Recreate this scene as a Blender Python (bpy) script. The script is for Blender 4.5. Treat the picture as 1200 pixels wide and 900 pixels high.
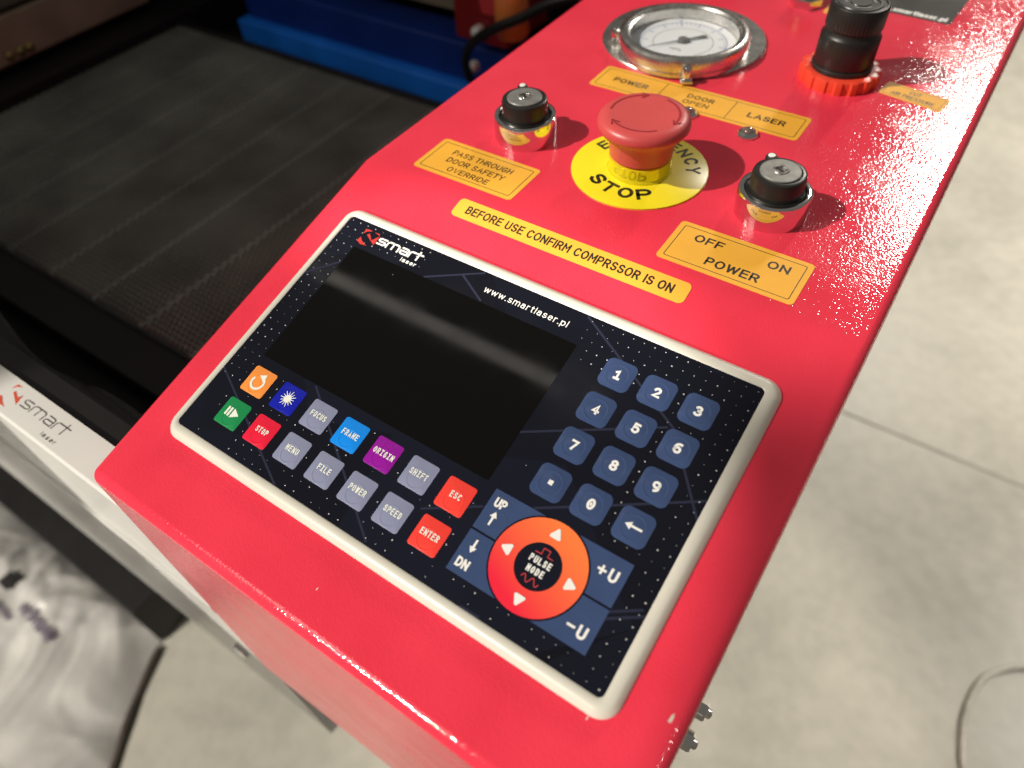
import bpy, bmesh, math, random
from mathutils import Matrix, Vector
random.seed(7)
for o in list(bpy.data.objects): bpy.data.objects.remove(o)
scene = bpy.context.scene
C = scene.collection
MM = 0.001
Z0 = 0.90                      # height of the control panel above the floor
TH = math.radians(13.5)        # slope of the front face of the console

# ------------------------------------------------------------------ camera
cam_d = bpy.data.cameras.new('camera'); cam = bpy.data.objects.new('camera', cam_d); C.objects.link(cam)
Rcw = [[0.8290303177, -0.5316816620, 0.1732724520], [0.4041882677, 0.7838561184, 0.4713824667], [-0.3864460849, -0.3207556639, 0.8647399768]]
ct, st = math.cos(TH), math.sin(TH)
def p2w(v):                    # panel axes (right, towards operator, into panel) -> world
    x, y, z = v
    return Vector((x, -ct*y + st*z, -st*y - ct*z))
right = p2w(Rcw[0]); down = p2w(Rcw[1]); fwd = p2w(Rcw[2])
pos = p2w((222.260, 128.942, -238.052))*MM + Vector((0, 0, Z0))
m = Matrix((right, -down, -fwd)).transposed().to_4x4(); m.translation = pos
cam.matrix_world = m
cam_d.sensor_width = 36; cam_d.lens = 36*835.433/1200
cam_d.clip_start = 0.01; cam_d.clip_end = 60
cam_d.dof.use_dof = True; cam_d.dof.focus_distance = 0.290; cam_d.dof.aperture_fstop = 6.8
scene.camera = cam

# ------------------------------------------------------------------ light (indoor lamps; pools, fill and reflection strip are added)
world = bpy.data.worlds.new('World'); scene.world = world; world.use_nodes = True
bg = world.node_tree.nodes['Background']; bg.inputs[0].default_value = (1.0, 0.95, 0.87, 1); bg.inputs[1].default_value = 0.13
def aim(o, p, t):
    o.location = p
    o.rotation_euler = (Vector(t)-Vector(p)).to_track_quat('-Z', 'Y').to_euler()
def spot(name, p, t, watt, ang, blend, rad, col):
    d = bpy.data.lights.new(name, 'SPOT'); d.energy = watt; d.spot_size = math.radians(ang); d.spot_blend = blend
    d.shadow_soft_size = rad; d.color = col
    o = bpy.data.objects.new(name, d); C.objects.link(o); aim(o, p, t); return o
def area(name, p, t, watt, sx, sy, col, roll=0):
    d = bpy.data.lights.new(name, 'AREA'); d.shape = 'RECTANGLE'; d.size = sx; d.size_y = sy; d.energy = watt; d.color = col
    o = bpy.data.objects.new(name, d); C.objects.link(o); aim(o, p, t)
    if roll: o.rotation_euler.rotate_axis('Z', roll)
    return o
WARM = (1.0, 0.93, 0.82)
spot('shaped_pool_front', (-1.00, -3.00, Z0+1.5), (0.0, -0.275, Z0-0.04), 700, 6.44, 0.05, 0.010, WARM)  # light from the operator's left, cone edge shaped to leave a dark wedge
spot('shaped_pool_deck', (-1.60, -1.25, Z0+2.0), (0.150, 0.200, Z0), 425, 7.9, 0.18, 0.025, WARM)  # added second pool, its edge closes the dark wedge from the deck side
area('hall_lamp_far', (0.22, 3.80, Z0+2.15), (0.22, 0.16, Z0), 48, 0.17, 0.50, WARM)
area('added_reflection_strip', (-1.08, 0.272, Z0+2.0), (-1.08, 0.272, Z0), 0.36, 1.35, 0.05, WARM)  # dim strip added for the soft band reflected in the display
area('added_fill_near', (-1.3, -2.2, Z0+2.0), (0.0, 0.0, Z0), 14, 1.0, 1.0, WARM)  # unseen soft fill added for the console
spot('added_floor_pool', (1.9, 1.9, 3.0), (1.40, 1.90, 0), 680, 66, 0.8, 0.15, WARM)  # unseen spot added to brighten the floor on the right
spot('added_floor_pool_side', (1.6, -0.6, 2.6), (0.15, 0.20, 0), 330, 18, 0.7, 0.1, WARM)  # added pool on the floor beside the console, darker beyond its edge
spot('added_floor_pool_left', (-0.9, -2.3, 2.6), (-0.62, -0.34, 0), 430, 24, 0.5, 0.1, WARM)  # unseen spot added to brighten the bag and left floor
scene.view_settings.view_transform = 'Standard'; scene.view_settings.look = 'None'
scene.view_settings.exposure = 0; scene.view_settings.gamma = 1; scene.view_settings.use_curve_mapping = False
scene.render.resolution_x = 1024; scene.render.resolution_y = 768
scene.render.engine = 'CYCLES'

# ------------------------------------------------------------------ materials
def newmat(name):
    mt = bpy.data.materials.new(name); mt.use_nodes = True
    nt = mt.node_tree; return mt, nt, nt.nodes['Principled BSDF']
def mat(name, col, rough=0.5, metal=0.0, vary=0.0, vscale=200, bump=0.0, bscale=500, coat=0.0, spec=0.5, emit=None):
    mt, nt, b = newmat(name)
    b.inputs['Base Color'].default_value = (*col, 1); b.inputs['Roughness'].default_value = rough
    b.inputs['Metallic'].default_value = metal; b.inputs['Coat Weight'].default_value = coat
    b.inputs['Specular IOR Level'].default_value = spec
    if vary or bump:
        tc = nt.nodes.new('ShaderNodeTexCoord')
    if vary:
        n = nt.nodes.new('ShaderNodeTexNoise'); n.inputs['Scale'].default_value = vscale; n.inputs['Detail'].default_value = 4
        nt.links.new(tc.outputs['Object'], n.inputs['Vector'])
        r = nt.nodes.new('ShaderNodeMapRange'); r.inputs[1].default_value = .3; r.inputs[2].default_value = .7
        r.inputs[3].default_value = 1-vary; r.inputs[4].default_value = 1+vary
        nt.links.new(n.outputs['Fac'], r.inputs[0])
        mx = nt.nodes.new('ShaderNodeMix'); mx.data_type = 'RGBA'; mx.blend_type = 'MULTIPLY'; mx.inputs[0].default_value = 1
        mx.inputs[6].default_value = (*col, 1); nt.links.new(r.outputs[0], mx.inputs[7]); nt.links.new(mx.outputs[2], b.inputs['Base Color'])
        r2 = nt.nodes.new('ShaderNodeMapRange'); r2.inputs[3].default_value = max(0.02, rough*(1-vary)); r2.inputs[4].default_value = min(1, rough*(1+vary))
        nt.links.new(n.outputs['Fac'], r2.inputs[0]); nt.links.new(r2.outputs[0], b.inputs['Roughness'])
    if bump:
        n2 = nt.nodes.new('ShaderNodeTexNoise'); n2.inputs['Scale'].default_value = bscale; n2.inputs['Detail'].default_value = 2
        nt.links.new(tc.outputs['Object'], n2.inputs['Vector'])
        bp = nt.nodes.new('ShaderNodeBump'); bp.inputs['Strength'].default_value = 1; bp.inputs['Distance'].default_value = bump
        nt.links.new(n2.outputs['Fac'], bp.inputs['Height']); nt.links.new(bp.outputs[0], b.inputs['Normal'])
    return mt

def red_paint():
    mt, nt, b = newmat('red_powder_coat'); N = nt.nodes.new; L = nt.links.new
    tc = N('ShaderNodeTexCoord')
    # sparse pale dust and paint nicks
    v = N('ShaderNodeTexVoronoi'); v.inputs['Scale'].default_value = 75; L(tc.outputs['Object'], v.inputs['Vector'])
    w = N('ShaderNodeTexNoise'); w.inputs['Scale'].default_value = 12; L(tc.outputs['Object'], w.inputs['Vector'])
    th = N('ShaderNodeMapRange'); th.inputs[1].default_value = .45; th.inputs[2].default_value = .75; th.inputs[3].default_value = 0.0; th.inputs[4].default_value = 0.045
    L(w.outputs['Fac'], th.inputs[0])
    lt = N('ShaderNodeMath'); lt.operation = 'LESS_THAN'; L(v.outputs['Distance'], lt.inputs[0]); L(th.outputs[0], lt.inputs[1])
    n = N('ShaderNodeTexNoise'); n.inputs['Scale'].default_value = 25; n.inputs['Detail'].default_value = 6; L(tc.outputs['Object'], n.inputs['Vector'])
    cr = N('ShaderNodeValToRGB'); cr.color_ramp.elements[0].color = (0.70, 0.034, 0.064, 1); cr.color_ramp.elements[1].color = (0.77, 0.041, 0.076, 1)
    cr.color_ramp.elements[0].position = .35; cr.color_ramp.elements[1].position = .65
    L(n.outputs['Fac'], cr.inputs[0])
    mx = N('ShaderNodeMix'); mx.data_type = 'RGBA'; L(lt.outputs[0], mx.inputs[0]); L(cr.outputs[0], mx.inputs[6]); mx.inputs[7].default_value = (0.85, 0.6, 0.5, 1)
    L(mx.outputs[2], b.inputs['Base Color'])
    sm = N('ShaderNodeTexNoise'); sm.inputs['Scale'].default_value = 34; sm.inputs['Detail'].default_value = 7; L(tc.outputs['Object'], sm.inputs['Vector'])
    rr = N('ShaderNodeMapRange'); rr.inputs[1].default_value = .35; rr.inputs[2].default_value = .7; rr.inputs[3].default_value = .055; rr.inputs[4].default_value = .15; L(sm.outputs['Fac'], rr.inputs[0]); L(rr.outputs[0], b.inputs['Roughness'])
    # orange peel
    n2 = N('ShaderNodeTexNoise'); n2.inputs['Scale'].default_value = 1150; n2.inputs['Detail'].default_value = 0.5; L(tc.outputs['Object'], n2.inputs['Vector'])
    n3 = N('ShaderNodeTexNoise'); n3.inputs['Scale'].default_value = 420; n3.inputs['Detail'].default_value = 1; L(tc.outputs['Object'], n3.inputs['Vector'])
    ad = N('ShaderNodeMath'); ad.operation = 'MULTIPLY_ADD'; ad.inputs[1].default_value = 0.5; L(n3.outputs['Fac'], ad.inputs[0]); L(n2.outputs['Fac'], ad.inputs[2])
    bp = N('ShaderNodeBump'); bp.inputs['Distance'].default_value = 0.00010; bp.inputs['Strength'].default_value = 1; L(ad.outputs[0], bp.inputs['Height'])
    L(bp.outputs[0], b.inputs['Normal'])
    return mt

def ring_print():
    mt, nt, b = newmat('orange_to_red_print'); N = nt.nodes.new; L = nt.links.new
    tc = N('ShaderNodeTexCoord'); mp = N('ShaderNodeVectorMath'); mp.operation = 'DOT_PRODUCT'
    mp.inputs[1].default_value = (0.42*28, 0.91*28, 0)
    sub = N('ShaderNodeVectorMath'); sub.operation = 'SUBTRACT'; sub.inputs[1].default_value = (161.6*MM, -95.5*MM, 0)
    L(tc.outputs['Object'], sub.inputs[0]); L(sub.outputs[0], mp.inputs[0])
    ad = N('ShaderNodeMath'); ad.operation = 'ADD'; ad.inputs[1].default_value = 0.5; L(mp.outputs['Value'], ad.inputs[0])
    cr = N('ShaderNodeValToRGB'); e = cr.color_ramp.elements
    e[0].position = 0.1; e[0].color = (0.80, 0.015, 0.045, 1); e[1].position = 0.9; e[1].color = (0.90, 0.19, 0.045, 1)
    L(ad.outputs[0], cr.inputs[0]); L(cr.outputs[0], b.inputs['Base Color']); b.inputs['Roughness'].default_value = .35
    return mt

def dusty(base, rough, spec, name):
    mt, nt, b = newmat(name); N = nt.nodes.new; L = nt.links.new
    tc = N('ShaderNodeTexCoord'); v = N('ShaderNodeTexVoronoi'); v.inputs['Scale'].default_value = 110; L(tc.outputs['Object'], v.inputs['Vector'])
    w = N('ShaderNodeTexNoise'); w.inputs['Scale'].default_value = 30; L(tc.outputs['Object'], w.inputs['Vector'])
    th = N('ShaderNodeMapRange'); th.inputs[1].default_value = .5; th.inputs[2].default_value = .8; th.inputs[3].default_value = 0; th.inputs[4].default_value = .05; L(w.outputs['Fac'], th.inputs[0])
    lt = N('ShaderNodeMath'); lt.operation = 'LESS_THAN'; L(v.outputs['Distance'], lt.inputs[0]); L(th.outputs[0], lt.inputs[1])
    mx = N('ShaderNodeMix'); mx.data_type = 'RGBA'; L(lt.outputs[0], mx.inputs[0]); mx.inputs[6].default_value = (*base, 1); mx.inputs[7].default_value = (.22, .21, .19, 1)
    L(mx.outputs[2], b.inputs['Base Color'])
    sm = N('ShaderNodeTexNoise'); sm.inputs['Scale'].default_value = 45; sm.inputs['Detail'].default_value = 5; L(tc.outputs['Object'], sm.inputs['Vector'])
    rr = N('ShaderNodeMapRange'); rr.inputs[1].default_value = .4; rr.inputs[2].default_value = .75; rr.inputs[3].default_value = rough; rr.inputs[4].default_value = rough+.05; L(sm.outputs['Fac'], rr.inputs[0]); L(rr.outputs[0], b.inputs['Roughness'])
    b.inputs['Specular IOR Level'].default_value = spec
    return mt
def floor_mat():
    mt, nt, b = newmat('polished_concrete'); N = nt.nodes.new; L = nt.links.new
    tc = N('ShaderNodeTexCoord')
    n = N('ShaderNodeTexNoise'); n.inputs['Scale'].default_value = 4.5; n.inputs['Detail'].default_value = 9; n.inputs['Roughness'].default_value = .62; L(tc.outputs['Object'], n.inputs['Vector'])
    cr = N('ShaderNodeValToRGB'); e = cr.color_ramp.elements
    e[0].position = .3; e[0].color = (0.40, 0.385, 0.33, 1); e[1].position = .72; e[1].color = (0.55, 0.525, 0.45, 1)
    L(n.outputs['Fac'], cr.inputs[0])
    n4 = N('ShaderNodeTexNoise'); n4.inputs['Scale'].default_value = 38; n4.inputs['Detail'].default_value = 6; L(tc.outputs['Object'], n4.inputs['Vector'])
    c4 = N('ShaderNodeMapRange'); c4.inputs[1].default_value = .3; c4.inputs[2].default_value = .62; c4.inputs[3].default_value = .90; c4.inputs[4].default_value = 1.03; L(n4.outputs['Fac'], c4.inputs[0])
    m4 = N('ShaderNodeMix'); m4.data_type = 'RGBA'; m4.blend_type = 'MULTIPLY'; m4.inputs[0].default_value = 1; L(cr.outputs[0], m4.inputs[6]); L(c4.outputs[0], m4.inputs[7]); L(m4.outputs[2], b.inputs['Base Color'])
    r = N('ShaderNodeMapRange'); r.inputs[3].default_value = .25; r.inputs[4].default_value = .5; L(n.outputs['Fac'], r.inputs[0]); L(r.outputs[0], b.inputs['Roughness'])
    return mt

def film_mat():
    mt, nt, b = newmat('printed_film'); N = nt.nodes.new; L = nt.links.new
    tc = N('ShaderNodeTexCoord'); n = N('ShaderNodeTexVoronoi'); n.inputs['Scale'].default_value = 17; n.feature = 'F1'
    L(tc.outputs['Object'], n.inputs['Vector'])
    cr = N('ShaderNodeValToRGB'); e = cr.color_ramp.elements
    e[0].color = (0.0052, 0.0058, 0.0095, 1); e[1].color = (0.0085, 0.0095, 0.019, 1)
    sx = N('ShaderNodeSeparateColor'); L(n.outputs['Color'], sx.inputs[0]); L(sx.outputs[0], cr.inputs[0]); L(cr.outputs[0], b.inputs['Base Color'])
    b.inputs['Specular IOR Level'].default_value = .28
    sm = N('ShaderNodeTexNoise'); sm.inputs['Scale'].default_value = 40; sm.inputs['Detail'].default_value = 6; L(tc.outputs['Object'], sm.inputs['Vector'])
    rr = N('ShaderNodeMapRange'); rr.inputs[1].default_value = .35; rr.inputs[2].default_value = .7; rr.inputs[3].default_value = .07; rr.inputs[4].default_value = .2; L(sm.outputs['Fac'], rr.inputs[0]); L(rr.outputs[0], b.inputs['Roughness'])
    return mt

M = dict(
    red=red_paint(), ring=ring_print(), floor=floor_mat(), film=film_mat(),
    cream=mat('cream_plastic', (0.61, 0.585, 0.51), .34, vary=.03, vscale=60, bump=.00001, bscale=1500),
    display=dusty((0.0022, 0.0020, 0.0017), .03, .38, 'display_glass'),
    line=mat('film_line_print', (0.020, 0.022, 0.045), .25),
    white=mat('white_print', (0.80, 0.79, 0.76), .45),
    cyanw=mat('off_white_print', (0.78, 0.80, 0.72), .45),
    dot=mat('star_print', (0.62, 0.63, 0.62), .4),
    black=mat('black_print', (0.012, 0.010, 0.007), .5),
    navy=mat('navy_key', (0.040, 0.066, 0.155), .17, vary=.05, vscale=120),
    grey=mat('grey_key', (0.235, 0.255, 0.38), .19, vary=.04, vscale=120),
    k_orange=mat('orange_key', (0.86, 0.28, 0.055), .28), k_blue=mat('deep_blue_key', (0.006, 0.012, 0.36), .26),
    k_sky=mat('sky_blue_key', (0.005, 0.24, 0.80), .28), k_purple=mat('purple_key', (0.27, 0.006, 0.30), .28),
    k_red=mat('coral_red_key', (0.85, 0.052, 0.038), .3), k_stop=mat('crimson_key', (0.75, 0.012, 0.045), .3),
    k_green=mat('green_key', (0.010, 0.24, 0.072), .3),
    logo_red=mat('logo_red_print', (0.50, 0.030, 0.025), .4), pulse=mat('pulse_pink_print', (0.50, 0.045, 0.055), .4),
    yellow=mat('amber_sticker', (0.80, 0.40, 0.042), .55, vary=.05, vscale=45, spec=.3),
    lemon=mat('lemon_disc', (0.84, 0.70, 0.018), .30, vary=.03, vscale=60),
    ink=mat('sticker_ink', (0.020, 0.014, 0.006), .5),
    estop=mat('estop_red', (0.60, 0.075, 0.075), .38, vary=.04, vscale=90, bump=.000012, bscale=2500),
    estop_d=mat('estop_arrow', (0.33, 0.022, 0.028), .45),
    chrome=mat('chrome', (0.80, 0.79, 0.77), .07, 1.0), steel=mat('brushed_steel', (0.72, 0.70, 0.66), .27, 1.0, vary=.12, vscale=220),
    bplast=mat('black_plastic', (0.016, 0.015, 0.014), .34, vary=.2, vscale=150, bump=.00001, bscale=2500),
    bmatte=mat('black_matte', (0.010, 0.009, 0.009), .6, bump=.00002, bscale=900),
    lockface=mat('lock_metal', (0.27, 0.265, 0.25), .36, .45, vary=.15, vscale=400, bump=.00002, bscale=900),
    dial=mat('dial_white', (0.80, 0.82, 0.84), .5), dialblue=mat('dial_blue_print', (0.12, 0.17, 0.42), .5),
    needle=mat('needle_grey', (0.14, 0.14, 0.145), .4),
    redring=mat('orange_red_nut', (0.80, 0.060, 0.028), .35, vary=.05, vscale=80),
    stick_black=mat('charcoal_sticker', (0.020, 0.019, 0.017), .6, vary=.35, vscale=35, spec=.25),
    white_metal=mat('white_sheet_metal', (0.66, 0.65, 0.62), .20, vary=.04, vscale=18, bump=.00004, bscale=60),
    cabin=mat('black_cabinet', (0.0065, 0.0055, 0.0055), .55, vary=.25, vscale=12),
    honey=mat('anodised_honeycomb', (0.26, 0.285, 0.255), .5, .1, vary=.25, vscale=14),
    slat=mat('aluminium_slat', (0.44, 0.46, 0.43), .4),
    blue=mat('blue_anodised_lit', (0.015, 0.20, 0.85), .33, vary=.15, vscale=20),  # brighter blue, the lit lower face of the gantry beam painted in
    beige=mat('beige_extrusion', (0.20, 0.18, 0.13), .45, vary=.1, vscale=20),
    tan=mat('brown_guide', (0.42, 0.32, 0.24), .5, vary=.2, vscale=16),
    brass=mat('brass', (0.55, 0.42, 0.16), .25, 1.0), darkred=mat('dark_red_paint', (0.22, 0.010, 0.012), .35),
    orange=mat('orange_highlight', (0.75, 0.23, 0.05), .35), hose=mat('black_hose', (0.012, 0.013, 0.014), .35),
    rubber=mat('black_sheet', (0.010, 0.0095, 0.009), .45, bump=.0006, bscale=40),
    bagprint=mat('bag_print', (0.20, 0.17, 0.22), .6), wire=mat('clear_cord', (0.55, 0.52, 0.45), .25, vary=.25, vscale=60),
    shade_brown=mat('contact_shade_brown', (0.055, 0.042, 0.032), .6),  # brown of the contact shadow painted along the bag
    grime=mat('floor_joint', (0.30, 0.285, 0.24), .8),
)
def bag_mat():
    mt, nt, b = newmat('milky_plastic_bag'); N = nt.nodes.new; L = nt.links.new
    tc = N('ShaderNodeTexCoord'); n = N('ShaderNodeTexNoise'); n.inputs['Scale'].default_value = 9; n.inputs['Detail'].default_value = 5
    L(tc.outputs['Object'], n.inputs['Vector'])
    cr = N('ShaderNodeValToRGB'); e = cr.color_ramp.elements; e[0].position = .35; e[0].color = (0.46, 0.445, 0.42, 1); e[1].position = .7; e[1].color = (0.68, 0.665, 0.635, 1)
    L(n.outputs['Fac'], cr.inputs[0]); L(cr.outputs[0], b.inputs['Base Color'])
    b.inputs['Roughness'].default_value = .36; b.inputs['Specular IOR Level'].default_value = .4
    return mt
M['bag'] = bag_mat()
def glass_mat():
    mt, nt, b = newmat('gauge_glass'); N = nt.nodes.new; L = nt.links.new
    nt.nodes.remove(b); out = nt.nodes['Material Output']
    tr = N('ShaderNodeBsdfTransparent'); gl = N('ShaderNodeBsdfGlossy'); gl.inputs['Roughness'].default_value = .03
    fr = N('ShaderNodeFresnel'); fr.inputs['IOR'].default_value = 1.25; mx = N('ShaderNodeMixShader')
    L(fr.outputs[0], mx.inputs[0]); L(tr.outputs[0], mx.inputs[1]); L(gl.outputs[0], mx.inputs[2]); L(mx.outputs[0], out.inputs['Surface'])
    return mt
M['glass'] = glass_mat()

# ------------------------------------------------------------------ geometry helpers (millimetres in)
class G:
    def __init__(s): s.v = []; s.f = []
    def add(s, vs, fs):
        b = len(s.v); s.v += [tuple(p) for p in vs]; s.f += [tuple(i+b for i in f) for f in fs]; return s
    def box(s, x0, x1, y0, y1, z0, z1):
        return s.add([(x0,y0,z0),(x1,y0,z0),(x1,y1,z0),(x0,y1,z0),(x0,y0,z1),(x1,y0,z1),(x1,y1,z1),(x0,y1,z1)],
                     [(3,2,1,0),(4,5,6,7),(0,1,5,4),(1,2,6,5),(2,3,7,6),(3,0,4,7)])
    def prism(s, pts, z0, z1):
        n = len(pts); ar = sum(pts[i][0]*pts[(i+1)%n][1]-pts[(i+1)%n][0]*pts[i][1] for i in range(n))
        if ar < 0: pts = pts[::-1]
        vs = [(x,y,z0) for x,y in pts]+[(x,y,z1) for x,y in pts]
        return s.add(vs, [tuple(range(n-1,-1,-1)), tuple(range(n,2*n))]+[(i,(i+1)%n,n+(i+1)%n,n+i) for i in range(n)])
    def ringprism(s, outer, inner, z0, z1):          # same vertex count
        n = len(outer)
        vs = [(x,y,z0) for x,y in outer]+[(x,y,z1) for x,y in outer]+[(x,y,z0) for x,y in inner]+[(x,y,z1) for x,y in inner]
        fs = []
        for i in range(n):
            j = (i+1)%n
            fs += [(i,j,n+j,n+i),(n+i,n+j,3*n+j,3*n+i),(3*n+i,3*n+j,2*n+j,2*n+i)]
        return s.add(vs, fs)
    def loops(s, loops, cap=True):                   # list of closed loops of 3d points, outer/bottom first
        n = len(loops[0]); vs = [p for l in loops for p in l]; fs = []
        for k in range(len(loops)-1):
            for i in range(n):
                j = (i+1)%n; fs.append((k*n+i,k*n+j,(k+1)*n+j,(k+1)*n+i))
        if cap: fs.append(tuple(range((len(loops)-1)*n, len(loops)*n)))
        return s.add(vs, fs)
    def lathe(s, cx, cy, prof, n=48, cap=True, wob=None):
        ls = []
        for k, (r, z) in enumerate(prof):
            ls.append([(cx+(r+(wob(k,i) if wob else 0))*math.cos(2*math.pi*i/n), cy+(r+(wob(k,i) if wob else 0))*math.sin(2*math.pi*i/n), z) for i in range(n)])
        return s.loops(ls, cap)
    def tube(s, path, r, n=10):
        P = [Vector(p) for p in path]; ls = []
        for i, p in enumerate(P):
            t = (P[min(i+1,len(P)-1)]-P[max(i-1,0)]).normalized()
            a = t.orthogonal().normalized() if i == 0 else (a - t*a.dot(t)).normalized()
            b = t.cross(a)
            ls.append([tuple(p+r*(a*math.cos(2*math.pi*k/n)+b*math.sin(2*math.pi*k/n))) for k in range(n)])
        return s.loops(ls, True)
    def stroke(s, pts, w, z):                        # flat ribbon along 2d polyline
        for i in range(len(pts)-1):
            a, b = Vector(pts[i]), Vector(pts[i+1]); d = (b-a).normalized()*w/2; nn = Vector((-d.y, d.x))
            a2, b2 = a-d*.75, b+d*.75
            zz = z + 0.004*(i % 2)
            s.add([(*(a2-nn),zz),(*(b2-nn),zz),(*(b2+nn),zz),(*(a2+nn),zz)], [(0,1,2,3)])
        return s
    def mesh(s, name):
        me = bpy.data.meshes.new(name); me.from_pydata([(x*MM,y*MM,z*MM) for x,y,z in s.v], [], s.f); me.update(); return me
def rrect(x0, x1, y0, y1, r, n=6):
    pts = []
    for cx, cy, a0 in ((x1-r,y1-r,0),(x0+r,y1-r,90),(x0+r,y0+r,180),(x1-r,y0+r,270)):
        for k in range(n+1):
            a = math.radians(a0+90*k/n); pts.append((cx+r*math.cos(a), cy+r*math.sin(a)))
    return pts
def circ(cx, cy, r, n=48): return [(cx+r*math.cos(2*math.pi*i/n), cy+r*math.sin(2*math.pi*i/n)) for i in range(n)]
def link(name, me, m_, parent=None, smooth=None, bevel=0, seg=3):
    o = bpy.data.objects.new(name, me); C.objects.link(o)
    if m_ is not None:
        me.materials.clear(); me.materials.append(M[m_] if isinstance(m_, str) else m_)
    if parent is not None: o.parent = parent
    if bevel:
        md = o.modifiers.new('bevel', 'BEVEL'); md.width = bevel*MM; md.segments = seg; md.limit_method = 'ANGLE'; md.angle_limit = math.radians(25); md.harden_normals = False
    if smooth:
        me.polygons.foreach_set('use_smooth', [True]*len(me.polygons))
        sharp(me, smooth)
    return o
def sharp(me, deg):
    bm = bmesh.new(); bm.from_mesh(me)
    for e in bm.edges:
        if len(e.link_faces) == 2 and e.calc_face_angle(0) > math.radians(deg): e.smooth = False
    bm.to_mesh(me); bm.free()
def part(name, g, m_, parent, smooth=None, bevel=0, seg=3): return link(name, g.mesh(name), m_, parent, smooth, bevel, seg)
def thing(name, label, cat, mw=None, group=None):
    o = bpy.data.objects.new(name, None); C.objects.link(o); o.empty_display_size = .02
    o['label'] = label; o['category'] = cat
    if group: o['group'] = group
    if mw is not None: o.matrix_world = mw
    return o
def tag(o, label, cat, group=None):
    o['label'] = label; o['category'] = cat
    if group: o['group'] = group
    return o

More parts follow.
